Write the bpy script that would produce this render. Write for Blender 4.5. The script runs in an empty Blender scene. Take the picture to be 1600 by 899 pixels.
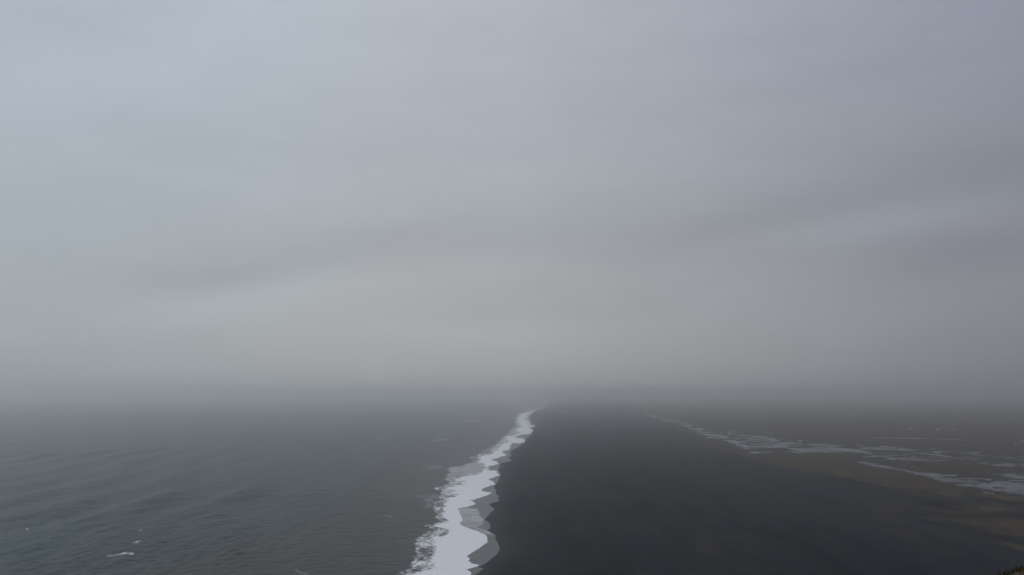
import bpy, bmesh, math, random
import numpy as np
from math import radians as R

# ------------------------------------------------------------------ camera
C = bpy.context.scene.collection
SC = bpy.context.scene
F = 1250.0            # focal length in pixels of a 1600 px wide picture
HOR = 612.0           # row of the horizon in that picture
H = 120.0             # eye height above the sea
PITCH = math.atan((HOR - 449.5) / F)
cam_d = bpy.data.cameras.new('camera')
cam_d.sensor_width = 36.0
cam_d.lens = 36.0 * F / 1600.0
cam_d.clip_start = 0.5
cam_d.clip_end = 150000.0
cam = bpy.data.objects.new('camera', cam_d)
C.objects.link(cam)
cam.location = (0, 0, H)
cam.rotation_euler = (R(90) + PITCH, 0, 0)
SC.camera = cam

# ------------------------------------------------------------------ picture settings
SC.view_settings.view_transform = 'Standard'
SC.view_settings.look = 'None'
SC.view_settings.exposure = 0.0
SC.view_settings.gamma = 1.0
SC.view_settings.use_curve_mapping = False
SC.render.engine = 'CYCLES'
SC.cycles.use_denoising = True
SC.cycles.max_bounces = 12
SC.cycles.volume_bounces = 8
SC.cycles.transparent_max_bounces = 12

SUN_EL, SUN_AZ = 42.0, -50.0     # azimuth from the view direction (+Y), negative = left, over the sea

# ------------------------------------------------------------------ node helpers
class NT:
    def __init__(s, tree):
        s.t = tree; s.n = tree.nodes; s.l = tree.links
    def new(s, kind, **kw):
        n = s.n.new(kind)
        for k, v in kw.items():
            setattr(n, k, v)
        return n
    def put(s, sock, v):
        if isinstance(v, bpy.types.NodeSocket):
            s.l.new(v, sock)
        elif v is not None:
            sock.default_value = v
    def math(s, op, a, b=None, c=None, clamp=False):
        n = s.new('ShaderNodeMath', operation=op, use_clamp=clamp)
        s.put(n.inputs[0], a); s.put(n.inputs[1], b); s.put(n.inputs[2], c)
        return n.outputs[0]
    def mix(s, f, a, b, mode='MIX'):
        n = s.new('ShaderNodeMix', data_type='RGBA', blend_type=mode)
        s.put(n.inputs[0], f); s.put(n.inputs[6], a); s.put(n.inputs[7], b)
        return n.outputs[2]
    def ramp(s, f, stops, interp='LINEAR'):
        n = s.new('ShaderNodeValToRGB')
        n.color_ramp.interpolation = interp
        e = n.color_ramp.elements
        while len(e) < len(stops):
            e.new(0.5)
        for k, (p, c) in enumerate(stops):
            e[k].position = p
            e[k].color = (c, c, c, 1) if isinstance(c, (int, float)) else (*c, 1)
        s.put(n.inputs[0], f)
        return n.outputs[0]
    def noise(s, vec, scale, detail=3, rough=0.5, dist=0.0):
        n = s.new('ShaderNodeTexNoise')
        s.put(n.inputs['Vector'], vec)
        n.inputs['Scale'].default_value = scale; n.inputs['Detail'].default_value = detail
        n.inputs['Roughness'].default_value = rough; n.inputs['Distortion'].default_value = dist
        return n.outputs[0]
    def rng(s, v, a, b, c=0.0, d=1.0, smooth=False):
        n = s.new('ShaderNodeMapRange', interpolation_type='SMOOTHSTEP' if smooth else 'LINEAR')
        s.put(n.inputs[0], v)
        for k, x in enumerate((a, b, c, d)):
            n.inputs[k + 1].default_value = x
        return n.outputs[0]
    def mapping(s, vec, scale=(1, 1, 1), rot=(0, 0, 0), loc=(0, 0, 0)):
        n = s.new('ShaderNodeMapping')
        s.put(n.inputs[0], vec)
        n.inputs['Scale'].default_value = scale; n.inputs['Rotation'].default_value = rot; n.inputs['Location'].default_value = loc
        return n.outputs[0]

def pix_dir(u, v):
    """direction of a picture point: (x/y, z/y) of the world direction"""
    a, b = u - 800.0, 449.5 - v
    y = F * math.cos(PITCH) - b * math.sin(PITCH)
    z = b * math.cos(PITCH) + F * math.sin(PITCH)
    return a / y, z / y

# ------------------------------------------------------------------ overcast sky (world)
W = bpy.data.worlds.new('World')
SC.world = W
W.use_nodes = True
t = NT(W.node_tree)
t.n.clear()
out = t.new('ShaderNodeOutputWorld')
bg = t.new('ShaderNodeBackground')
bg.inputs['Strength'].default_value = 0.1
t.l.new(bg.outputs[0], out.inputs['Surface'])
sky = t.new('ShaderNodeTexSky', sky_type='NISHITA')
sky.sun_disc = False
sky.sun_elevation = R(SUN_EL)
sky.sun_rotation = R(SUN_AZ)
sky.air_density = 1.5; sky.dust_density = 4.0; sky.ozone_density = 1.0
tc = t.new('ShaderNodeTexCoord')
sp = t.new('ShaderNodeSeparateXYZ')
t.l.new(tc.outputs['Generated'], sp.inputs[0])
X, Y, Z = sp.outputs
# cloud deck shading as a function of direction only
vr = t.ramp(Z, [(0.0, .675), (0.014, .73), (0.032, .775), (0.075, .81), (0.13, .825), (0.28, .90), (0.45, .99), (1.0, 1.75)])
xr = t.ramp(t.math('MULTIPLY_ADD', X, 0.5, 0.5), [(0.0, 1.0), (0.24, .98), (0.36, 1.0), (0.5, .955), (0.6, .855), (0.70, .725), (0.78, .625), (1.0, .55)])
m = t.mapping(tc.outputs['Generated'], scale=(1.1, 1.1, 6.5), rot=(0, R(-7), 0))
n1 = t.noise(m, 1.7, 5, .52, .5)
n2 = t.noise(t.mapping(tc.outputs['Generated'], scale=(1.3, 1.3, 3.5), loc=(3, 1, 2)), 1.3, 4, .5, .2)
n3 = t.noise(t.mapping(tc.outputs['Generated'], scale=(1.0, 1.0, 3.2), rot=(0, R(-9), 0)), 6.5, 6, .62, .9)
cl = t.math('MULTIPLY', t.rng(n3, .25, .75, .975, 1.022), t.rng(n1, .25, .75, .955, 1.04), t.rng(n2, .25, .75, .95, 1.05))
cl = t.math('MULTIPLY', cl, t.rng(t.noise(t.mapping(tc.outputs['Generated'], scale=(1, 1, 2)), 15, 4, .6, .6), .25, .75, .99, 1.01))
yy = t.math('MAXIMUM', Y, 0.12)
wob = t.math('MULTIPLY_ADD', t.noise(tc.outputs['Generated'], 5.0, 4, .55), 0.05, -0.025)
PX = t.math('DIVIDE', X, yy)
PZ = t.math('ADD', t.math('DIVIDE', Z, yy), wob)
def streak(u, v, lu, lv, ang, amt):
    """a soft cloud bank lying in one direction of the sky"""
    global cl
    cx, cz = pix_dir(u, v)
    ca, sa = math.cos(R(ang)), math.sin(R(ang))
    dx = t.math('SUBTRACT', PX, cx); dz = t.math('SUBTRACT', PZ, cz)
    a = t.math('ADD', t.math('MULTIPLY', dx, ca * F / lu), t.math('MULTIPLY', dz, sa * F / lu))
    b = t.math('ADD', t.math('MULTIPLY', dx, -sa * F / lv), t.math('MULTIPLY', dz, ca * F / lv))
    e = t.math('EXPONENT', t.math('MULTIPLY', t.math('ADD', t.math('MULTIPLY', a, a), t.math('MULTIPLY', b, b)), -1.0))
    cl = t.math('MULTIPLY', cl, t.math('MULTIPLY_ADD', e, amt, 1.0))
streak(560, 385, 330, 34, 9, -.075)
streak(340, 430, 120, 22, 4, -.05)
streak(950, 370, 260, 40, 4, -.05)
streak(1190, 345, 200, 32, 13, -.07)
streak(1500, 265, 240, 46, 10, -.075)
streak(1400, 345, 230, 22, 9, .07)
streak(1520, 395, 170, 34, 4, -.09)
streak(480, 455, 260, 28, 5, .045)
streak(800, 520, 260, 26, 3, .045)
streak(230, 110, 260, 70, 12, .05)
streak(90, 20, 170, 40, 0, -.07)
streak(1560, 580, 240, 60, 0, -.06)
streak(1180, 460, 150, 60, 10, .03)
val = t.math('MULTIPLY', t.math('MULTIPLY', vr, xr), cl)
# tint: blue-grey overhead and over the sea, neutral low down in the middle, faintly violet over the land
tint_el = t.mix(t.rng(Z, .05, .40), (.951, .988, 1.020, 1), (.905, .985, 1.10, 1))
tint_x = t.mix(t.rng(X, .12, .5), (1, 1, 1, 1), (.985, .975, 1.055, 1))
tint_l = t.mix(t.rng(X, -.15, -.5), (1, 1, 1, 1), (.92, 1.0, 1.055, 1))
tint = t.mix(1.0, t.mix(1.0, tint_el, tint_x, 'MULTIPLY'), tint_l, 'MULTIPLY')
vm = t.new('ShaderNodeVectorMath', operation='SCALE')
t.l.new(tint, vm.inputs[0])
t.put(vm.inputs['Scale'], t.math('MULTIPLY', val, 4.95))
final = t.mix(0.96, sky.outputs[0], vm.outputs[0])
t.l.new(final, bg.inputs['Color'])

# ------------------------------------------------------------------ sun behind the overcast
sun_d = bpy.data.lights.new('sun', 'SUN')
sun_d.energy = 0.5
sun_d.angle = R(40)
sun_d.color = (1.0, .97, .93)
sun = bpy.data.objects.new('sun', sun_d)
C.objects.link(sun)
# lamp shines along -Z; point -Z away from the sun's position
from mathutils import Vector
sd = Vector((math.sin(R(SUN_AZ)) * math.cos(R(SUN_EL)), math.cos(R(SUN_AZ)) * math.cos(R(SUN_EL)), math.sin(R(SUN_EL))))
sun.rotation_euler = sd.to_track_quat('Z', 'Y').to_euler()
sun.location = (0, -20, 200)

# ------------------------------------------------------------------ numpy helpers
def hash2(ix, iy, seed):
    h = (ix.astype(np.int64) * 374761393 + iy.astype(np.int64) * 668265263 + seed * 974711) & 0xffffffff
    h = ((h ^ (h >> 13)) * 1274126177) & 0xffffffff
    h = ((h ^ (h >> 16)) * 2246822519) & 0xffffffff
    return ((h >> 8) & 0xffffff) / float(0xffffff)
def vnoise(x, y, seed=0):
    ix, iy = np.floor(x), np.floor(y)
    fx, fy = x - ix, y - iy
    fx = fx * fx * fx * (fx * (fx * 6 - 15) + 10); fy = fy * fy * fy * (fy * (fy * 6 - 15) + 10)
    a, b = hash2(ix, iy, seed), hash2(ix + 1, iy, seed)
    c, d = hash2(ix, iy + 1, seed), hash2(ix + 1, iy + 1, seed)
    return (a + (b - a) * fx) * (1 - fy) + (c + (d - c) * fx) * fy
def fbm(x, y, size, octaves=4, seed=0, gain=.5):
    """-1..1 noise with features about `size` metres"""
    s = np.zeros_like(x); amp = 1.0; tot = 0
    for k in range(octaves):
        ca, sa = math.cos(1.1 * k + .4), math.sin(1.1 * k + .4)
        s += amp * (vnoise((x * ca - y * sa) / size, (x * sa + y * ca) / size, seed + 17 * k) * 2 - 1)
        tot += amp; amp *= gain; size /= 2.03
    return s / tot * 1.5
def to_uv(x, y, z=0.0):
    """where a world point appears in the 1600x899 picture; used to lay the survey out on the real ground"""
    cy = y * math.cos(PITCH) + (z - H) * math.sin(PITCH)
    up = -y * math.sin(PITCH) + (z - H) * math.cos(PITCH)
    cy = np.maximum(cy, 1.0)
    return 800 + F * x / cy, 449.5 - F * up / cy
def ground(u, v, z=0.0):
    a, b = u - 800.0, 449.5 - v
    dy = F * math.cos(PITCH) - b * math.sin(PITCH)
    dz = b * math.cos(PITCH) + F * math.sin(PITCH)
    k = (z - H) / dz
    return a * k, dy * k
def sdf(u, v, poly, vs=1.0):
    """signed distance (positive inside) to a polygon given in survey coordinates"""
    P = np.array(poly, float)
    ux, vx = u, v * vs
    px, py = P[:, 0], P[:, 1] * vs
    best = np.full(u.shape, 1e18); inside = np.zeros(u.shape, bool)
    n = len(P)
    for k in range(n):
        ax, ay, bx, by = px[k], py[k], px[(k + 1) % n], py[(k + 1) % n]
        dx, dy = bx - ax, by - ay
        tt = np.clip(((ux - ax) * dx + (vx - ay) * dy) / (dx * dx + dy * dy + 1e-9), 0, 1)
        best = np.minimum(best, (ux - ax - tt * dx) ** 2 + (vx - ay - tt * dy) ** 2)
        if ay != by:
            cond = ((ay > vx) != (by > vx)) & (ux < (bx - ax) * (vx - ay) / (by - ay) + ax)
            inside ^= cond
    d = np.sqrt(best)
    return np.where(inside, d, -d)
def sm(x, a, b):
    q = np.clip((x - a) / (b - a), 0, 1)
    return q * q * (3 - 2 * q)
def grid_mesh(name, X, Y, Zc, mat, attrs=None, wrap=False, keep=None):
    nr, nc = X.shape
    co = np.stack([X, Y, Zc], -1).reshape(-1, 3).astype(np.float32)
    idx = np.arange(nr * nc).reshape(nr, nc)
    if wrap:
        a, b = idx[:-1, :], idx[1:, :]
        q = np.stack([a, np.roll(a, -1, 1), np.roll(b, -1, 1), b], -1).reshape(-1, 4)
    else:
        q = np.stack([idx[:-1, :-1], idx[:-1, 1:], idx[1:, 1:], idx[1:, :-1]], -1).reshape(-1, 4)
    if keep is not None:
        k = keep.reshape(-1)
        q = q[k[q].any(1)]
        used = np.zeros(len(co), bool); used[q.reshape(-1)] = True
        remap = np.cumsum(used) - 1
        co = co[used]; q = remap[q]
        if attrs:
            attrs = {k2: a2.reshape(-1)[used] for k2, a2 in attrs.items()}
    # faces upward
    p = co[q[len(q) // 2]]
    if np.cross(p[1] - p[0], p[2] - p[0])[2] < 0:
        q = q[:, ::-1]
    me = bpy.data.meshes.new(name)
    me.vertices.add(len(co)); me.vertices.foreach_set('co', co.reshape(-1))
    me.loops.add(q.size); me.loops.foreach_set('vertex_index', q.reshape(-1).astype(np.int32))
    me.polygons.add(len(q))
    me.polygons.foreach_set('loop_start', np.arange(0, q.size, 4, dtype=np.int32))
    me.polygons.foreach_set('loop_total', np.full(len(q), 4, np.int32))
    me.polygons.foreach_set('use_smooth', np.ones(len(q), bool))
    me.update(calc_edges=True)
    for k, a in (attrs or {}).items():
        at = me.attributes.new(k, 'FLOAT', 'POINT')
        at.data.foreach_set('value', a.reshape(-1).astype(np.float32))
    me.materials.append(mat)
    o = bpy.data.objects.new(name, me)
    C.objects.link(o)
    return o
def tag(o, label=None, cat=None, group=None, kind=None):
    for k, v in (('label', label), ('category', cat), ('group', group), ('kind', kind)):
        if v:
            o[k] = v
    return o
def material(name):
    mt = bpy.data.materials.new(name)
    mt.use_nodes = True
    q = NT(mt.node_tree)
    q.bsdf = q.n['Principled BSDF']
    q.out = q.n['Material Output']
    g = q.new('ShaderNodeNewGeometry')
    q.pos = g.outputs['Position']
    return mt, q
def attr(q, name):
    a = q.new('ShaderNodeAttribute', attribute_name=name)
    return a.outputs['Fac']

# ------------------------------------------------------------------ survey of the shore
WASH = [(700,1110),(722,1070),(716,1040),(738,1015),(742,990),(728,968),(745,945),(748,925),(736,908),(742,899),(748,895),(756,889),(747,886.5),(758,881.5),(770,872),(778,865),(781,860),(779,851),(775.5,845),(774.5,842),(775.5,838),(769,833.5),
 (760,829.5),(766,826),(766,821),(763.5,817),(757,812.5),(759.5,809.5),(765,804),(770,799),(772,796),(769,792.5),(764,789.5),(769,785.8),(778,784),(782,781.3),
 (777.5,779.5),(780.5,776.5),(774,771),(775.5,766.5),(771,760),(776,756),(778.5,751),(781.5,744),(783.5,741),(778,735.5),(780,731),(783,728),(780,725.5),
 (788,722.7),(800,720.2),(796,717),(795,714),(799.5,711.7),(797,709),(798,705),(807,700),(814,696),(820,691.5),(821.5,687.5),(822,684.5),(830,680.3),
 (831,677),(834,672.2),(830,669),(838,666),(831.5,662.5),(829,659),(827,656),(828,652),(829,648),(831,645),(836,642),(847,639.3),(853,635),(857,630.5),(861,628.0)]
WHITE_R = [(680,1110),(700,1070),(690,1040),(712,1015),(722,990),(700,968),(722,945),(730,925),(722,908),(736.5,899),(737.5,895),(730,890.5),(744,886.3),(749,883.5),(738,881.3),(733,877),(735.5,874),(730,870),(740,863),(752,855),(761,848),(763,842),
 (761,839),(756,835),(745,830),(733,825.5),(725,823),(718,818.5),(723.5,813),(720,805),(716,797),(714,795),(730,792.5),(744,788),(739,784),(734,782.6),(744,780.6),
 (762,774),(769.5,770),(751,767.5),(755,763.5),(775,757),(771,755),(773,753.5),(762,749.5),(780,744.5),(777,739),(776,737),(759,734.5),(764,732.5),(758,731),
 (779,726),(777,723),(768,718.6),(784,714.5),(794,710.8),(785,709),(786,705),(800,702.3),(794,700),(800,698.5),(794,697),(799,694),(819,691.5),(821.5,687.5),
 (808,684),(805,681.8),(828,678),(833,672),(825,669),(837,666),(825,664),(831,661.5),(825,659),(827,656.5),(817,655),(827.5,651.5),(820,649.5),(829,648),(831,645.5),
 (836,642.3),(848,639),(853,635),(857,630.5),(860,628.0)]
WHITE_L = [(857,629),(853,633),(845,639.5),(826,643.5),(812,647),(806,652),(804,660),(812,667),(800,670),(797,673),(806,677),(803,680.5),(786,683),(784,687),(787,691),
 (778,696),(769,703),(765,709),(748,711.5),(736,715.5),(746,719),(741,722),(752,727),(757,733),(745,738),(730,743),(712,746),(702,745.5),(696,750),(703,754.5),
 (693,760.5),(674,765),(692,767),(688,771),(688,777),(683,784),(680,789),(679,796),(681,803),(678,809),(688,814),(692,818),(662,823),(684,829),(665,834),
 (652,841),(652,846),(649,852),(649,858),(654,867),(645,876),(643,887),(633,893),(622,900),(612,925),(618,950),(598,980),(604,1010),(580,1050),(560,1110)]
HALF = [   # thin foam sheets: over the wash, and seaward of the breakers
 [(713,794),(730,793),(748,795.5),(751,800),(749,804),(752,807),(760,809.7),(755,813),(755,819),(749,823.5),(756,827),(768,832),(772,836),(756,834),(735,826),(718,819),(720,806)],
 [(697,735),(704,731),(720,729),(733,724),(745,722),(757,727),(762,733),(750,740),(725,745),(700,746),(690,744),(704,740)],
 [(806,664),(812,655),(818,649),(830,644.5),(830,647),(826,655),(826,664),(822,672),(815,680),(800,684),(792,692),(785,700),(775,708),(768,712),(764,706),(778,690),(790,680),(800,672)],
 [(725,782),(742,780.2),(768,781.8),(778,783),(742,782.6)],
 [(735,826),(752,829),(770,834),(775,838),(765,836.5),(748,831)],
]
WISPS = [
 [(648,777),(655,775.8),(671,772),(681,771),(684,778),(680,784),(664,786),(656,781.5)],
 [(656,794),(664,788),(676,789),(680,793),(670,796),(660,795.5)],
 [(661,790.5),(668,787),(672,788),(664,791.5)],
 [(661,731.5),(668,727),(678,725.5),(690,727),(696,731),(684,734),(676,738),(670,736)],
 [(690,721),(697,720),(702,722),(694,723)],
 [(720,658.6),(732,657.4),(748,657.7),(750,658.6),(735,659.4)],
 [(665,687.8),(685,686.4),(706,686.4),(700,688.0),(680,688.8)],
 [(163,868),(172,866),(184,865.6),(196,864),(211,863.6),(210,866),(198,867),(194,869),(180,869.5),(170,870.6)],
 [(215,830),(221,826.5),(224,828),(218,831)],
 [(448,886),(462,890),(478,896.5),(486,900),(474,897.5),(458,890)],
 [(618,843),(626,845.5),(634,848),(622,846)],
 [(604,805),(616,808),(611,809.5),(600,807)],
 [(548,863),(553,862),(554,865),(549,865)],
]
WY, WX = [], []
for (u, v) in WASH:
    gx, gy = ground(u, v)
    WY.append(gy); WX.append(gx)
WY = np.array(WY); WX = np.array(WX)
order = np.argsort(WY); WY = WY[order]; WX = WX[order]
# beyond the last surveyed point the shore curves gently on; towards the headland it runs straight
WY = np.concatenate([[-50000, -2000, 0, 250], WY, [11500, 16000, 50000]])
WX = np.concatenate([[2500, 60, -10, -25], WX, [620, 1400, 9000]])
# smooth version for the beach slope
SY = np.concatenate([[-50000, -2000, 0, 300], np.geomspace(320, 8000, 18), [11500, 16000, 50000]])
def shore_x(y):
    return np.interp(y, WY, WX)
def shore_smooth(y):
    acc = 0
    for k in (-.04, -.02, 0, .02, .04):
        acc = acc + np.interp(y * (1 + k), WY, WX)
    return acc / 5

# ------------------------------------------------------------------ survey of the lagoon behind the beach
LAGOON = [  # (outline, wetness, edge softness in survey units)
 ([(1000,648),(1020,649.5),(1040,652.5),(1062,659),(1085,667),(1108,674),(1124,678),(1146,674.5),(1160,680),(1186,682.5),(1212,687),(1232,688.5),(1256,692),(1276,694),(1300,695.5),(1332,696.5),
   (1362,698),(1400,700.5),(1440,703),(1420,706),(1380,707),(1345,708.2),(1320,708.6),(1275,709.8),(1250,711.5),(1232,711.5),(1222,707),(1205,708),(1186,710),(1172,709.5),(1158,703.5),(1150,699),(1135,691.5),
   (1120,688),(1104,685.5),(1093,679),(1074,668),(1050,661),(1020,655),(1005,652)], .14, 3.0),
 ([(1100,682),(1112,684),(1130,688),(1150,691),(1170,697),(1176,706),(1160,703),(1150,698),(1135,691.5),(1120,687.5),(1106,685.5)], 1.0, 2.0),
 ([(1232,709),(1248,705),(1270,701),(1300,700),(1336,702),(1350,705),(1340,708),(1320,708.6),(1275,709.8),(1250,711.3)], 1.2, 1.6),
 ([(1350,704),(1400,701),(1440,702.5),(1500,709),(1560,714),(1604,715),(1950,722),(2300,748),(1950,744),(1604,732),(1560,729),(1520,726),(1480,722),(1440,721),(1400,720),(1372,720),(1385,714),(1352,716),(1360,713),(1345,711)], -.12, 5.0),
 ([(1350,716),(1360,714.6),(1390,713),(1430,711.8),(1430,712.8),(1392,715),(1360,716.8)], .9, 0.3),
 ([(1380,718.5),(1400,717),(1420,716.5),(1410,719),(1390,720)], .7, 0.8),
 ([(1460,721),(1490,720.5),(1485,722),(1462,722.4)], .8, 0.3),
 ([(1336,724),(1345,722),(1356,723.5),(1364,727),(1382,730),(1400,733),(1420,735),(1440,738.5),(1456,743),(1486,745),(1506,748),(1542,751.5),(1582,756),(1606,759),(1900,792),(2350,850),(2350,880),(1900,816),(1606,776.5),(1575,774.5),
   (1560,771.5),(1540,768),(1515,765.5),(1490,762),(1468,754),(1460,749),(1440,746),(1400,737.5),(1380,733.5),(1360,731.5),(1345,727.5)], .22, 2.4),
 ([(1336,724),(1350,723),(1375,729.6),(1400,734),(1440,741),(1465,746.6),(1500,751.8),(1545,757.6),(1606,765.5),(1900,802),(2350,862),(2350,868),(1900,807),(1606,769.2),(1540,762.8),(1495,756.4),(1462,750.4),(1435,744.4),(1398,737),(1370,732),(1348,727.4)], 1.0, 0.8),
 ([(1574,778),(1606,780),(1606,784),(1590,782)], .8, 1.2),
 ([(1535,772),(1552,773),(1556,776.5),(1540,775)], .3, 1.5),
 ([(1540,742),(1562,744),(1604,742),(1604,756),(1580,753),(1556,751)], -.1, 3.0),
 ([(1361,685.0),(1400,685.2),(1440,686.0),(1480,687.2),(1512,689.3),(1512,690.2),(1480,688.6),(1440,687.4),(1400,686.6),(1365,686.0)], 1.6, 0.35),
 ([(1324,648.3),(1332,649),(1341,648.8),(1341,650.8),(1330,650.2)], 1.2, 0.3),
 ([(1349,648.6),(1356,646.6),(1357,648.8)], .8, 0.3),
 ([(1461,671.5),(1469,670.8),(1471,673),(1464,674.2)], 1.0, 0.3),
 ([(1483,673.4),(1489,671.3),(1491,672.6),(1486,674.4)], .9, 0.3),
 ([(1416,671.5),(1423,668.8),(1425,671.4),(1419,672.4)], .5, 0.35),
 ([(1428,658.6),(1440,658.4),(1440,660.6),(1431,660.6)], .4, 0.4),
 ([(1590,690),(1604,689),(1604,692.6),(1594,692.2)], .8, 0.8),
 ([(1584,694),(1589,693.2),(1590,695.4),(1586,695.6)], .9, 0.3),
 ([(872,644.5),(884,644),(892,645.2),(878,646.0)], .3, 0.8),
 ([(1184,675.3),(1215,677),(1226,679.5),(1200,677.8)], .1, 1.0),
 ([(1165,683),(1196,685),(1184,686),(1162,684.6)], .9, 0.3),
]
VEG = [  # brown turf and old driftline behind the black sand
 ([(985,640),(1020,655),(1060,672),(1090,694),(1130,708),(1180,722),(1240,735),(1300,747),(1380,765),(1440,776),(1520,783),(1620,790),(9000,1000),(9000,612),(1000,618)], .85, 14),
 ([(1120,712),(1200,714),(1330,712),(1400,722),(1420,745),(1380,760),(1300,747),(1240,735),(1180,724)], .55, 8),
 ([(1335,792),(1360,797),(1400,803),(1440,808),(1500,822),(1560,838),(1640,856),(1640,796),(1540,790),(1440,797)], .45, 7),
 ([(1440,815),(1480,811),(1540,816),(1640,822),(1640,852),(1560,842),(1500,829)], .55, 5),
 ([(1530,850),(1560,852),(1640,868),(1640,878),(1570,862)], .55, 4),
 ([(1306,868),(1325,870),(1318,874),(1302,872)], .5, 3),
 ([(860,730),(900,700),(930,690),(900,760),(890,820),(860,800)], -.12, 20),
]

def land_fields(x, y):
    u, v = to_uv(x, y)
    ok = (y > 100)
    ds = x - shore_smooth(y)                      # metres inland of the waterline
    dw = x - shore_x(y)
    # beach profile
    z = np.where(ds < 0, np.maximum(-4.0, ds * .055), 0)
    z = z + 3.2 * sm(ds, 0, 130) + .5 * sm(ds, 130, 420) - 1.1 * sm(ds, 420, 900)
    z = z + (.35 * fbm(x, y, 140, 3, 5) + .12 * fbm(x, y, 22, 2, 9)) * sm(ds, 60, 200)
    # the wash keeps the sand just under it
    z = np.where(dw < 0, np.minimum(z, .02 + .01 * dw), np.maximum(z, .16 + .012 * np.minimum(dw, 60)))
    wet = np.full(x.shape, -9.0)
    reg = ok & (u > 850) & (u < 2500) & (v > 630) & (v < 900)
    ur, vr_ = u[reg], v[reg]
    d = np.hypot(x[reg], y[reg])
    nz = fbm(x[reg] + .1 * y[reg], y[reg] * .8, 36, 4, 31, .62)
    nz2 = fbm(x[reg] * .35, y[reg], 11, 3, 61, .65)
    w = np.full(ur.shape, -9.0)
    for poly, wt, soft in LAGOON:
        s = sdf(ur, vr_, poly, 2.2)
        f = np.clip(s / (soft * 2.2), -9, 1.0) * .7
        f = np.minimum(f, wt)
        w = np.maximum(w, f)
    w = w - .10 + np.where(w > -2.5, .62 * nz + .55 * nz2, 0)
    wet[reg] = w
    flat = 2.75
    # around the lagoon the land levels out, the channels are cut into it
    near = sm(wet, -3.0, -1.2)
    z = z * (1 - near) + (flat + .1 * fbm(x, y, 30, 2, 77)) * near
    z = z - 1.1 * sm(wet, -.25, .35)
    veg = np.zeros(x.shape)
    reg = ok & (u > 700) & (u < 9000) & (v > 610) & (v < 1400)
    ur, vr_ = u[reg], v[reg]
    g = np.zeros(ur.shape)
    for poly, wt, soft in VEG:
        s = sdf(ur, vr_, poly, 2.0)
        g = g + wt * sm(s, -soft, soft)
    veg[reg] = g
    veg[~reg & (ds > 700)] = .8
    return z, veg, wet, ds

# ------------------------------------------------------------------ polar grids, finest where the ground is seen
def polar(az_lo, az_hi, daz, v0=1090, dv=0.75):
    az = np.concatenate([np.linspace(-180, az_lo - 36, 50, endpoint=False), np.arange(az_lo - 36, az_lo, .3), np.arange(az_lo, az_hi, daz), np.arange(az_hi, az_hi + 36, .3), np.linspace(az_hi + 36, 180, 50, endpoint=False)])
    vv = np.concatenate([np.arange(v0, HOR + 14, -dv), np.arange(HOR + 14, HOR + 4.2, -dv * .5)])
    r = H * math.sqrt(F * F) / (vv - HOR)
    r = np.concatenate([np.linspace(1, r[0], 26, endpoint=False), r, [42000.0]])
    A, Rr = np.meshgrid(np.radians(az), r)
    # rows follow the picture rows: distance along the view axis is constant across the seen sector
    k = 1 / np.maximum(np.cos(np.clip(A, -R(72), R(72))), .3)
    Rr = np.minimum(Rr * k, 45000)
    return Rr * np.sin(A), Rr * np.cos(A), Rr

# ------------------------------------------------------------------ materials
m_land, q = material('black_sand_and_turf')
veg = attr(q, 'veg'); wetn = attr(q, 'wet'); shore = attr(q, 'shore')
big = q.noise(q.mapping(q.pos, scale=(1, .6, 1)), .010, 5, .6)
mid = q.noise(q.mapping(q.pos, scale=(1, .45, 1)), .045, 4, .6)
fine = q.noise(q.pos, .35, 4, .6)
along = q.noise(q.mapping(q.pos, scale=(1, .035, 1), rot=(0, 0, R(1.5))), .035, 4, .55)
sand = q.mix(q.rng(q.math('MULTIPLY_ADD', mid, .4, q.math('MULTIPLY', big, .6)), .42, .60), (.0035, .0048, .0078, 1), (.0115, .0130, .0160, 1))
sand = q.mix(q.rng(along, .35, .75, 0, .55), sand, (.024, .026, .029, 1))
sand = q.mix(q.rng(fine, .45, .75, 0, .35), sand, (.030, .031, .032, 1))
turf = q.mix(q.rng(mid, .35, .68), (.023, .018, .013, 1), (.076, .050, .027, 1))
turf = q.mix(q.rng(q.noise(q.mapping(q.pos, scale=(1, .5, 1)), .018, 4, .6), .5, .72, 0, .7), turf, (.036, .034, .031, 1))
vf = q.math('ADD', veg, q.math('MULTIPLY_ADD', mid, 1.5, -.75))
vf = q.math('ADD', vf, q.math('MULTIPLY_ADD', big, 1.0, -.52))
wv1 = q.math('MULTIPLY_ADD', big, 60, shore)
cx = q.new('ShaderNodeCombineXYZ'); q.l.new(q.math('MULTIPLY', q.math('MULTIPLY_ADD', mid, 9, wv1), .16), cx.inputs[0])
tide = q.noise(cx.outputs[0], 1.0, 3, .6)
tf_ = q.math('MULTIPLY', q.rng(tide, .52, .72, 0, .55), q.rng(shore, 20, 240, 1, 0))
sand = q.mix(tf_, sand, (.026, .027, .029, 1))
sand = q.mix(q.rng(shore, 1, 22, .55, 0), sand, (.008, .009, .011, 1))
col = q.mix(q.rng(vf, .0, .95, 0, 1, True), sand, turf)
damp_sheen = q.rng(wetn, -1.3, .1, 0, .85, True)  # wet mud by the channels; its grey sheen is put into the colour
col = q.mix(damp_sheen, col, (.034, .034, .035, 1))
col = q.mix(q.rng(q.noise(q.mapping(q.pos, scale=(1, .4, 1)), .09, 5, .7, .5), .50, .72, 0, .45), col, (.016, .016, .016, 1))
q.l.new(col, q.bsdf.inputs['Base Color'])
wetband = q.rng(shore, 2, 26, 1, 0, True)
rough = q.math('SUBTRACT', .88, q.math('MULTIPLY', wetband, .30))
q.l.new(rough, q.bsdf.inputs['Roughness'])
q.bsdf.inputs['Specular IOR Level'].default_value = .06
b = q.new('ShaderNodeBump'); b.inputs['Strength'].default_value = .6; b.inputs['Distance'].default_value = 1.2
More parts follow.
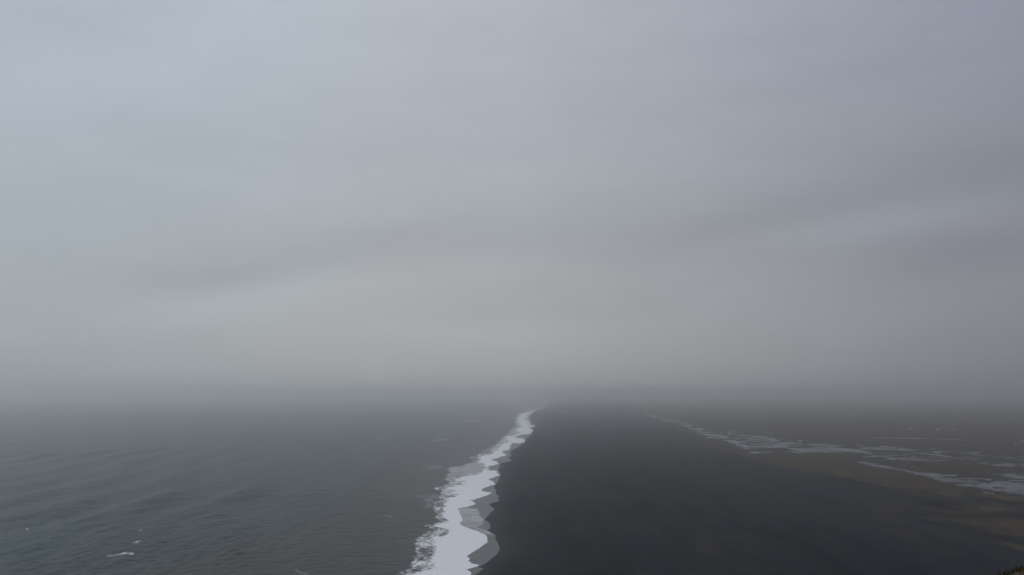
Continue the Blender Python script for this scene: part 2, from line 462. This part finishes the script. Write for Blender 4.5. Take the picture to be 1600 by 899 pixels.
q.l.new(q.math('ADD', mid, q.math('MULTIPLY', fine, .35)), b.inputs['Height'])
q.l.new(b.outputs[0], q.bsdf.inputs['Normal'])

m_sea, q = material('sea_water')
off = attr(q, 'offshore')
pat = q.noise(q.mapping(q.pos, scale=(1, .5, 1)), .0055, 4, .55)
turb = q.rng(q.math('ADD', off, q.math('MULTIPLY_ADD', pat, 500, -250)), 60, 420, 0, 1, True)
scol = q.mix(turb, (.026, .026, .024, 1), (.002, .025, .034, 1))
q.l.new(scol, q.bsdf.inputs['Base Color'])
q.bsdf.inputs['Roughness'].default_value = .34
q.bsdf.inputs['IOR'].default_value = 1.33
q.bsdf.inputs['Specular IOR Level'].default_value = .13
rp1 = q.noise(q.mapping(q.pos, scale=(1, .8, 1), rot=(0, 0, R(20))), .16, 5, .62, .4)
rp2 = q.noise(q.mapping(q.pos, scale=(.55, 1, 1), rot=(0, 0, R(-12))), .05, 4, .6, .6)
b = q.new('ShaderNodeBump'); b.inputs['Distance'].default_value = 1.0
paw = q.noise(q.mapping(q.pos, scale=(1, .7, 1), rot=(0, 0, R(-35))), .013, 4, .6, .8)
q.l.new(q.rng(paw, .32, .68, .30, 1.0), b.inputs['Strength'])
q.l.new(q.math('ADD', q.math('MULTIPLY', rp1, 2.4), q.math('MULTIPLY', rp2, 4.2)), b.inputs['Height'])
q.l.new(b.outputs[0], q.bsdf.inputs['Normal'])

m_foam, q = material('surf_foam')
cw = attr(q, 'white'); ch = attr(q, 'thin'); dens = attr(q, 'dense')
lace = q.noise(q.mapping(q.pos, scale=(1, .7, 1)), .34, 8, .74, .5)
lace2 = q.noise(q.mapping(q.pos, scale=(1, .35, 1)), .085, 4, .6, .4)
ln = q.math('ADD', q.math('MULTIPLY', lace, 1.5), q.math('MULTIPLY', lace2, 1.1))
ln = q.math('SUBTRACT', ln, 1.3)
aw = q.rng(q.math('ADD', cw, q.math('MULTIPLY', ln, q.math('SUBTRACT', 2.3, q.math('MULTIPLY', dens, 2.2)))), -.18, .28, 0, 1, True)
soft = q.math('MULTIPLY_ADD', dens, -.85, 1.12)
aw = q.math('MULTIPLY_ADD', q.math('ADD', cw, q.math('MULTIPLY', ln, q.math('SUBTRACT', 2.5, q.math('MULTIPLY', dens, 2.4)))), q.math('DIVIDE', 1.0, soft), .30)
aw = q.rng(aw, 0, 1, 0, 1, True)
strk = q.noise(q.mapping(q.pos, scale=(.14, 1, 1)), .09, 4, .6, .3)
at = q.math('MULTIPLY', q.rng(q.math('ADD', ch, q.math('MULTIPLY', ln, 2.6)), -.2, 1.3, 0, 1, True), q.rng(strk, .3, .7, .22, .62))
alpha = q.math('MAXIMUM', aw, at)
q.l.new(q.mix(q.rng(lace, .35, .7), (.66, .655, .66, 1), (.82, .81, .80, 1)), q.bsdf.inputs['Base Color'])
q.bsdf.inputs['Roughness'].default_value = .8
q.bsdf.inputs['Specular IOR Level'].default_value = .2
q.l.new(alpha, q.bsdf.inputs['Alpha'])
b = q.new('ShaderNodeBump'); b.inputs['Strength'].default_value = .5; b.inputs['Distance'].default_value = .6
q.l.new(lace, b.inputs['Height']); q.l.new(b.outputs[0], q.bsdf.inputs['Normal'])

m_wash, q = material('wash_water')
wn = q.noise(q.mapping(q.pos, scale=(.25, 1, 1)), .10, 4, .55, .3)
q.l.new(q.mix(q.rng(wn, .3, .7), (.024, .025, .028, 1), (.058, .060, .066, 1)), q.bsdf.inputs['Base Color'])
q.bsdf.inputs['Roughness'].default_value = .3
q.bsdf.inputs['IOR'].default_value = 1.33
b = q.new('ShaderNodeBump'); b.inputs['Strength'].default_value = .4; b.inputs['Distance'].default_value = .3
q.l.new(wn, b.inputs['Height']); q.l.new(b.outputs[0], q.bsdf.inputs['Normal'])

m_lag, q = material('lagoon_water')
lnz = q.noise(q.mapping(q.pos, scale=(1, .6, 1)), .02, 4, .6, .5)
q.l.new(q.mix(lnz, (.018, .020, .023, 1), (.042, .044, .047, 1)), q.bsdf.inputs['Base Color'])
q.l.new(q.rng(lnz, .35, .65, .18, .38), q.bsdf.inputs['Roughness'])
q.bsdf.inputs['Specular IOR Level'].default_value = .23
q.bsdf.inputs['IOR'].default_value = 1.33
b = q.new('ShaderNodeBump'); b.inputs['Strength'].default_value = .3; b.inputs['Distance'].default_value = .25
q.l.new(q.noise(q.pos, .25, 4, .6), b.inputs['Height']); q.l.new(b.outputs[0], q.bsdf.inputs['Normal'])

# ------------------------------------------------------------------ ground sheet
gx, gy, gr = polar(-5.0, 36.0, .06, dv=.7)
z, vg, wt, ds = land_fields(gx, gy)
land = grid_mesh('beach_ground', gx, gy, z, m_land, {'veg': vg, 'wet': wt, 'shore': gx - shore_x(gy)}, wrap=True)
tag(land, kind='structure')

# ------------------------------------------------------------------ sea
gx, gy, gr = polar(-36.0, 4.5, .07, dv=.7)
off = shore_x(gy) - gx
rng = np.random.default_rng(4)
def waves(x, y, spacing):
    zz = np.zeros_like(x)
    bend = 30 * fbm(x, y, 420, 2, 3)
    for k in range(46):
        if k < 8:
            lam = rng.uniform(70, 105); amp = .55; th = R(15 + rng.normal(0, 8)); q0 = bend
        elif k < 22:
            lam = rng.uniform(22, 48); amp = .10; th = R(8 + rng.normal(0, 28)); q0 = bend * .3
        else:
            lam = rng.uniform(8, 19); amp = .048; th = R(-10 + rng.normal(0, 50)); q0 = 0
        ph = rng.uniform(0, 6.28)
        c = np.cos(2 * math.pi * (x * math.cos(th) + y * math.sin(th) + q0) / lam + ph)
        if k < 22:
            c = 2 * ((c + 1) / 2) ** 1.6 - .85
        zz += amp * c * sm(lam / spacing, 2.2, 5)
    return zz
spacing = np.maximum(gr * np.radians(.07), .7 * gr * gr / (H * F))
spacing = np.where((gy < 320) | (np.abs(np.arctan2(gx, gy)) > R(36)), 60, spacing)
gust = .75 + .5 * (fbm(gx, gy, 260, 3, 88) * .5 + .5)
wz = waves(gx, gy, spacing) * sm(off, 62, 250) * gust
sea = grid_mesh('sea', gx, gy, wz - .02, m_sea, {'offshore': off}, wrap=True)
tag(sea, kind='structure')

# ------------------------------------------------------------------ wash (thin sheet of water running up the sand)
vv = np.concatenate([np.arange(1104, 690, -.5), np.arange(690, 627.6, -.3)])
s_ = np.linspace(0, 1, 40)
V, S = np.meshgrid(vv, s_, indexing='ij')
wu = np.array([p[0] for p in WASH]); wv = np.array([p[1] for p in WASH])
edge = np.interp(-V, -wv, wu)
ex_, ey_ = ground(edge, V)
edge = edge + fbm(0 * ex_ + 3.3, ey_, 17, 4, 71, .6) * np.interp(V, [627, 700, 906], [.8, 1.6, 1.8])
width = np.interp(V, [627, 640, 660, 700, 760, 780, 812, 850, 906], [6, 16, 24, 44, 66, 66, 60, 80, 92])
U = edge - width * (1 - S)
x_, y_ = ground(U, V)
wash = grid_mesh('swash_water', x_, y_, .10 + .05 * np.sqrt(np.clip(1 - S, 0, 1)) + 0 * x_, m_wash)
tag(wash, kind='structure')

# ------------------------------------------------------------------ surf foam
white_poly = WHITE_R + WHITE_L
def foam_sheet(name, u0, u1, du, v0, v1, dv, wash_foam=True):
    uu = np.arange(u0, u1, du); v_ = np.arange(v0, v1, dv)
    U, V = np.meshgrid(uu, v_)
    if wash_foam:
        sw = sdf(U, V, white_poly, 2.0)
        gx_, gy_ = ground(U, V)
        jag = fbm(gx_, gy_, 14, 4, 51, .6) * np.interp(V, [627, 700, 800, 906], [1.6, 3.0, 3.4, 3.0])
        sw = sw + jag * np.where(V > 745, .42, 1.0)
        el = np.array(WHITE_L); er = np.array(WHITE_R)
        o1 = np.argsort(el[:, 1]); o2 = np.argsort(er[:, 1])
        ul = np.interp(V, el[o1, 1], el[o1, 0]); ur = np.interp(V, er[o2, 1], er[o2, 0])
        rel = (U - ul) / np.maximum(ur - ul, 4)
        lw = 1.4 + 9.0 * (1 - sm(rel, .05, .5)) * np.clip((V - 640) / 200, .25, 1)
        dense = sm(rel + .10 * fbm(*ground(U, V), 30, 3, 23), .18, .60)
        dense = np.clip(dense - .35 * sm(fbm(*ground(U, V), 16, 3, 19), .25, .6) * (1 - sm(rel, .35, .7)), 0, 1)
        # torn patches inside the outer third of the breaker
        white = np.minimum(np.clip(sw / lw, -2, 2.2), .16 + 2.5 * dense)
        hf = np.full(U.shape, -3.0)
        for p in HALF:
            hf = np.maximum(hf, np.clip((sdf(U, V, p, 2.0) + jag * .6) / 2.5, -3, 1.2))
        for p in WISPS[:5]:
            hf = np.maximum(hf, np.clip(sdf(U, V, p, 2.0) / 3.5, -3, .15))
    else:
        white = np.full(U.shape, -3.0); hf = np.full(U.shape, -3.0); dense = np.full(U.shape, .55)
        for k, p in enumerate(WISPS[5:]):
            s = sdf(U, V, p, 2.0)
            if k in (0, 2):
                white = np.maximum(white, np.clip(s / 2.0, -3, .8))
            else:
                hf = np.maximum(hf, np.clip(s / 2.0, -3, .6))
    X_, Y_ = ground(U, V)
    off = shore_x(Y_) - X_
    if wash_foam:
        z = .24 + (.55 * sm(fbm(X_, Y_, 9, 3, 41), -.4, .8)) * (1 - sm(rel, .1, .45)) * sm(V, 640, 760)
    else:
        z = None
    return U, V, X_, Y_, z, white, hf, dense
U, V, X_, Y_, z, wh, hf, de = foam_sheet('surf_foam', 548, 866, .8, 627.4, 1104, .5)
keep = (wh > -1.9) | (hf > -1.6)
foam = grid_mesh('surf_foam', X_, Y_, z, m_foam, {'white': wh, 'thin': hf, 'dense': de}, keep=keep)
tag(foam, 'band of white surf foam breaking along the black sand beach', 'sea foam', kind='stuff')

# whitecaps and stray wisps out on the sea follow the wave surface
from mathutils.bvhtree import BVHTree
def sea_height(xs, ys):
    dg = bpy.context.evaluated_depsgraph_get()
    tree = BVHTree.FromObject(sea, dg)
    out_ = np.zeros(xs.shape)
    it = np.nditer(xs, flags=['multi_index'])
    for _ in it:
        k = it.multi_index
        h = tree.ray_cast(Vector((xs[k], ys[k], 20)), Vector((0, 0, -1)))
        out_[k] = h[0].z if h[0] else 0
    return out_
parts_ = []
bmw = []
for k, p in enumerate(WISPS[5:]):
    P = np.array(p)
    u0, u1 = P[:, 0].min() - 6, P[:, 0].max() + 6
    v0, v1 = P[:, 1].min() - 3, P[:, 1].max() + 3
    uu = np.arange(u0, u1, .8); v_ = np.arange(v0, v1, .4)
    U, V = np.meshgrid(uu, v_)
    s = sdf(U, V, p, 2.0)
    bright = k in (0, 2)
    wh = np.clip(s / 2.6, -3, .18) if bright else np.full(U.shape, -3.0)
    hf = np.full(U.shape, -3.0) if bright else np.clip(s / 2.0, -3, .5)
    X_, Y_ = ground(U, V)
    Z_ = sea_height(X_, Y_) + .12
    kp = (wh > -1.9) | (hf > -1.9)
    bmw.append((X_, Y_, Z_, wh, hf, np.full(U.shape, .35), kp))
objs = []
for (X_, Y_, Z_, wh, hf, de, kp) in bmw:
    objs.append(grid_mesh('part', X_, Y_, Z_, m_foam, {'white': wh, 'thin': hf, 'dense': de}, keep=kp))
bm = bmesh.new()
for o in objs:
    bm.from_mesh(o.data)
me = bpy.data.meshes.new('whitecaps')
bm.to_mesh(me); bm.free()
me.materials.append(m_foam)
for o in objs:
    d_ = o.data
    bpy.data.objects.remove(o); bpy.data.meshes.remove(d_)
caps = bpy.data.objects.new('whitecaps', me)
C.objects.link(caps)
tag(caps, 'scattered small whitecaps and foam flecks out on the grey sea', 'whitecaps', kind='stuff')

# ------------------------------------------------------------------ lagoon water level (the channels are cut into the ground)
uu = np.arange(860, 2420, 6.0); v_ = np.concatenate([np.arange(636, 660, 1.5), np.arange(660, 896, 3)])
U, V = np.meshgrid(uu, v_)
reg = np.full(U.shape, -99.0)
for poly, w_, s_ in LAGOON:
    reg = np.maximum(reg, sdf(U, V, poly, 2.2))
X_, Y_ = ground(U, V)
lag = grid_mesh('lagoon_water', X_, Y_, np.full(X_.shape, 2.15), m_lag, keep=reg > -14)
tag(lag, kind='structure')

# ------------------------------------------------------------------ headland under the viewpoint
m_rock, q = material('headland_rock_and_turf')
geo = q.new('ShaderNodeNewGeometry')
sx = q.new('ShaderNodeSeparateXYZ'); q.l.new(geo.outputs['Normal'], sx.inputs[0])
rn = q.noise(q.pos, .25, 6, .65)
rock = q.mix(q.rng(rn, .35, .7), (.035, .032, .030, 1), (.085, .078, .070, 1))
tn = q.noise(q.pos, 2.5, 5, .6)
tf = q.mix(q.rng(tn, .35, .7), (.024, .015, .006, 1), (.065, .042, .014, 1))
q.l.new(q.mix(q.rng(sx.outputs[2], .5, .8), rock, tf), q.bsdf.inputs['Base Color'])
q.bsdf.inputs['Roughness'].default_value = .95
b = q.new('ShaderNodeBump'); b.inputs['Strength'].default_value = .8; b.inputs['Distance'].default_value = .5
q.l.new(rn, b.inputs['Height']); q.l.new(b.outputs[0], q.bsdf.inputs['Normal'])
BR = [(-180,60),(-140,45),(-100,26),(-60,9),(-35,5.2),(-10,4.4),(10,4.6),(20,5.6),(27,7.6),(29.4,9.7),(32,10.8),(38,13),(50,15),(80,24),(120,40),(180,60)]
az = np.arange(-180, 180, .75)
brow = np.interp(az, [p[0] for p in BR], [p[1] for p in BR])
rows = []
TOP = H - 1.672
def top_h(x, y):
    d = np.hypot(x, y)
    return TOP + .10 * fbm(x, y, 2.4, 3, 12) + .02 * np.maximum(-y, 0) - .012 * np.maximum(d - 2, 0)
a_ = np.radians(az)
for f in np.concatenate([[.02], np.linspace(.1, 1, 34)]):
    x = np.sin(a_) * brow * f; y = np.cos(a_) * brow * f
    zt = top_h(x, y) - .35 * sm(np.full(x.shape, f), .86, 1.0) ** 2
    rows.append((x, y, zt))
x0, y0 = rows[-1][0], rows[-1][1]; z0 = rows[-1][2]
for j, f in enumerate(np.linspace(.03, 1, 46)):
    spread = 2.5 * f ** .5 + 34 * f ** 2.2 + 3.5 * f * fbm(np.sin(a_) * 30, np.cos(a_) * 30 + f * 20, 6, 4, 5)
    x = x0 + np.sin(a_) * spread; y = y0 + np.cos(a_) * spread
    rows.append((x, y, z0 + (-5 - z0) * f))
hx = np.array([r_[0] for r_ in rows]); hy = np.array([r_[1] for r_ in rows]); hz = np.array([r_[2] for r_ in rows])
head = grid_mesh('headland', hx, hy, hz, m_rock, wrap=True)
head.data.update()
tag(head, kind='structure')

# dry grass on the brow of the headland
m_grass, q = material('dry_grass')
oi = q.new('ShaderNodeAttribute', attribute_name='tone')
q.l.new(q.mix(oi.outputs['Fac'], (.034, .018, .006, 1), (.085, .047, .014, 1)), q.bsdf.inputs['Base Color'])
q.bsdf.inputs['Roughness'].default_value = .8
q.bsdf.inputs['Specular IOR Level'].default_value = .15
random.seed(7)
verts, faces, tone = [], [], []
def brow_at(a):
    return float(np.interp(a, [p[0] for p in BR], [p[1] for p in BR]))
tufts = 0
while tufts < 11000:
    a = random.uniform(14, 46) if tufts < 5000 else random.uniform(-70, 90)
    br = brow_at(a)
    d = br * random.uniform(.55 if tufts < 5000 else .2, 1.0)
    if random.random() < .25:
        d = br * random.uniform(.93, 1.0)
    x, y = math.sin(R(a)) * d, math.cos(R(a)) * d
    zt = float(top_h(np.array([x]), np.array([y]))[0]) - .35 * float(sm(np.array([d / br]), .86, 1.0)[0]) ** 2 - .02
    tufts += 1
    big_ = random.uniform(.6, 1.25)
    lean_a = random.uniform(0, 6.28)
    for _ in range(random.randint(6, 10)):
        h = random.uniform(.025, .075) * big_
        ba = random.uniform(0, 6.28); bx, by = x + random.gauss(0, .035), y + random.gauss(0, .035)
        w = random.uniform(.0035, .007)
        lx = .55 * h * math.cos(lean_a) + .35 * h * math.cos(ba) ; ly = .55 * h * math.sin(lean_a) + .35 * h * math.sin(ba)
        px, py = -math.sin(ba) * w, math.cos(ba) * w
        n0 = len(verts)
        verts += [(bx - px, by - py, zt), (bx + px, by + py, zt), (bx + lx * .4 + px * .8, by + ly * .4 + py * .8, zt + h * .6), (bx + lx * .4 - px * .8, by + ly * .4 - py * .8, zt + h * .6), (bx + lx, by + ly, zt + h)]
        faces += [(n0, n0 + 1, n0 + 2, n0 + 3), (n0 + 3, n0 + 2, n0 + 4)]
        tn_ = random.random()
        tone += [tn_ * .6, tn_ * .6, tn_, tn_, min(1, tn_ + .2)]
me = bpy.data.meshes.new('dry_grass')
me.from_pydata(verts, [], faces)
at_ = me.attributes.new('tone', 'FLOAT', 'POINT'); at_.data.foreach_set('value', tone)
me.materials.append(m_grass)
gr_ = bpy.data.objects.new('dry_grass', me)
C.objects.link(gr_)
tag(gr_, 'yellow brown dry grass on the clifftop in the lower right corner', 'grass', kind='stuff')

# ------------------------------------------------------------------ seabirds gliding between the cliff and the sea
m_bird, q = material('bird_plumage')
top = attr(q, 'mantle')
q.l.new(q.mix(top, (.82, .83, .84, 1), (.66, .67, .69, 1)), q.bsdf.inputs['Base Color'])
q.bsdf.inputs['Roughness'].default_value = .7
m_beak, q = material('bird_beak')
q.l.new(q.mix(q.noise(q.pos, 60), (.35, .22, .05, 1), (.45, .30, .08, 1)), q.bsdf.inputs['Base Color'])
def make_bird(name, droop, sweep):
    """one continuous skin: body lofted along Y, wings lofted out of its sides"""
    bm = bmesh.new()
    lay = bm.verts.layers.float.new('mantle')
    st = [(-.30, .006, .004, 0), (-.24, .045, .010, 0), (-.17, .040, .022, 0), (-.08, .055, .050, 0), (.00, .066, .064, 0), (.08, .064, .062, 0), (.14, .048, .050, .006), (.185, .037, .040, .014), (.22, .036, .038, .018), (.25, .024, .026, .014), (.265, .008, .008, .010)]
    rings = []
    N = 16
    for (y, rx, rz, zc) in st:
        rr = []
        for k in range(N):
            a = 2 * math.pi * k / N
            v_ = bm.verts.new((rx * math.cos(a), y, zc + rz * math.sin(a)))
            v_[lay] = 1.0 if (math.sin(a) > .3 and -.2 < y < .13) else 0.0
            rr.append(v_)
        rings.append(rr)
    quads = {}
    for i in range(len(rings) - 1):
        for k in range(N):
            quads[(i, k)] = bm.faces.new((rings[i][k], rings[i][(k + 1) % N], rings[i + 1][(k + 1) % N], rings[i + 1][k]))
    bm.faces.new(rings[0]); bm.faces.new(list(reversed(rings[-1])))
    for side in (1, -1):
        # the wing root replaces four side quads of the body between y = -.08 and y = .08
        ks = [0, N - 1] if side == 1 else [N // 2 - 1, N // 2]
        hole = [quads.pop((i, k)) for i in (3, 4) for k in ks]
        k_up = 1 if side == 1 else N // 2 - 1
        k_mid = 0 if side == 1 else N // 2
        k_dn = N - 1 if side == 1 else N // 2 + 1
        loop = [rings[3][k_mid], rings[3][k_up], rings[4][k_up], rings[5][k_up], rings[5][k_mid], rings[5][k_dn], rings[4][k_dn], rings[3][k_dn]]
        for f in hole:
            bm.faces.remove(f)
        prev = loop
        for (s, chord, yc, th) in ((.12, .15, .01, .016), (.22, .155, .035, .013), (.33, .14, .055, .010), (.43, .115, .03, .007), (.52, .075, -.02, .005), (.585, .030, -.075, .003)):
            zc = droop[0] * s - droop[1] * s * s
            yy_ = yc - sweep * s
            up = [(-.5, 0), (-.25, .6), (.1, 1.0), (.38, .8), (.5, 0), (.38, -.5), (.1, -.6), (-.25, -.4)]
            cur = []
            for (c, tz) in up:
                v_ = bm.verts.new((side * s, yy_ + c * chord, zc + tz * th + .012))
                v_[lay] = 1.0 if (tz > 0 and c < .4 and s < .5) else 0.0
                cur.append(v_)
            for k in range(8):
                bm.faces.new((prev[k], prev[(k + 1) % 8], cur[(k + 1) % 8], cur[k]))
            prev = cur
        bm.faces.new(prev)
    bmesh.ops.recalc_face_normals(bm, faces=bm.faces)
    me = bpy.data.meshes.new(name)
    bm.to_mesh(me); bm.free()
    for p_ in me.polygons:
        p_.use_smooth = True
    me.materials.append(m_bird)
    o = bpy.data.objects.new(name, me)
    C.objects.link(o)
    bk = bmesh.new()
    ra = [bk.verts.new((.008 * math.cos(a), .262, .010 + .010 * math.sin(a))) for a in (0, 1.26, 2.51, 3.77, 5.03)]
    rb = [bk.verts.new((.006 * math.cos(a), .300, .007 + .007 * math.sin(a))) for a in (0, 1.26, 2.51, 3.77, 5.03)]
    tip = bk.verts.new((0, .318, -.004))
    for k in range(5):
        bk.faces.new((ra[k], ra[(k + 1) % 5], rb[(k + 1) % 5], rb[k])); bk.faces.new((rb[k], rb[(k + 1) % 5], tip))
    bk.faces.new(ra)
    bmesh.ops.recalc_face_normals(bk, faces=bk.faces)
    mb = bpy.data.meshes.new('beak'); bk.to_mesh(mb); bk.free(); mb.materials.append(m_beak)
    ob = bpy.data.objects.new('beak', mb); C.objects.link(ob); ob.parent = o
    return o
def place_at(o, u, v, dist, rot):
    a, b_ = pix_dir(u, v)
    o.location = (a * dist, dist, H + b_ * dist)
    o.rotation_euler = rot
b1 = make_bird('seabird', (.50, 1.05), .10)
place_at(b1, 214, 847.5, 118, (R(28), R(-16), R(28)))
tag(b1, 'larger white seabird gliding with bent wings above the whitecap streak', 'bird', 'seabirds over the sea')
b2 = make_bird('seabird', (.25, .55), .14)
place_at(b2, 43, 827, 190, (R(30), R(24), R(-20)))
tag(b2, 'smaller white seabird banking over the sea near the left edge', 'bird', 'seabirds over the sea')

# ------------------------------------------------------------------ haze: one closed box of even pale air
m_haze = bpy.data.materials.new('haze_air')
m_haze.use_nodes = True
nt = m_haze.node_tree; nt.nodes.clear()
mo = nt.nodes.new('ShaderNodeOutputMaterial')
pv = nt.nodes.new('ShaderNodeVolumePrincipled')
pv.inputs['Color'].default_value = (1.0, 1.0, 1.0, 1)
pv.inputs['Density'].default_value = 2.65e-4
pv.inputs['Density Attribute'].default_value = ''
pv.inputs['Anisotropy'].default_value = .885
nt.links.new(pv.outputs[0], mo.inputs['Volume'])
bm = bmesh.new()
bmesh.ops.create_cube(bm, size=1.0)
for v_ in bm.verts:
    v_.co.x *= 94000; v_.co.y *= 94000
    v_.co.z = 148.0 if v_.co.z > 0 else -5.6
me = bpy.data.meshes.new('haze'); bm.to_mesh(me); bm.free()
me.materials.append(m_haze)
hz_ = bpy.data.objects.new('haze', me)
C.objects.link(hz_)
tag(hz_, 'grey sea mist over the beach and water', 'haze', kind='stuff')
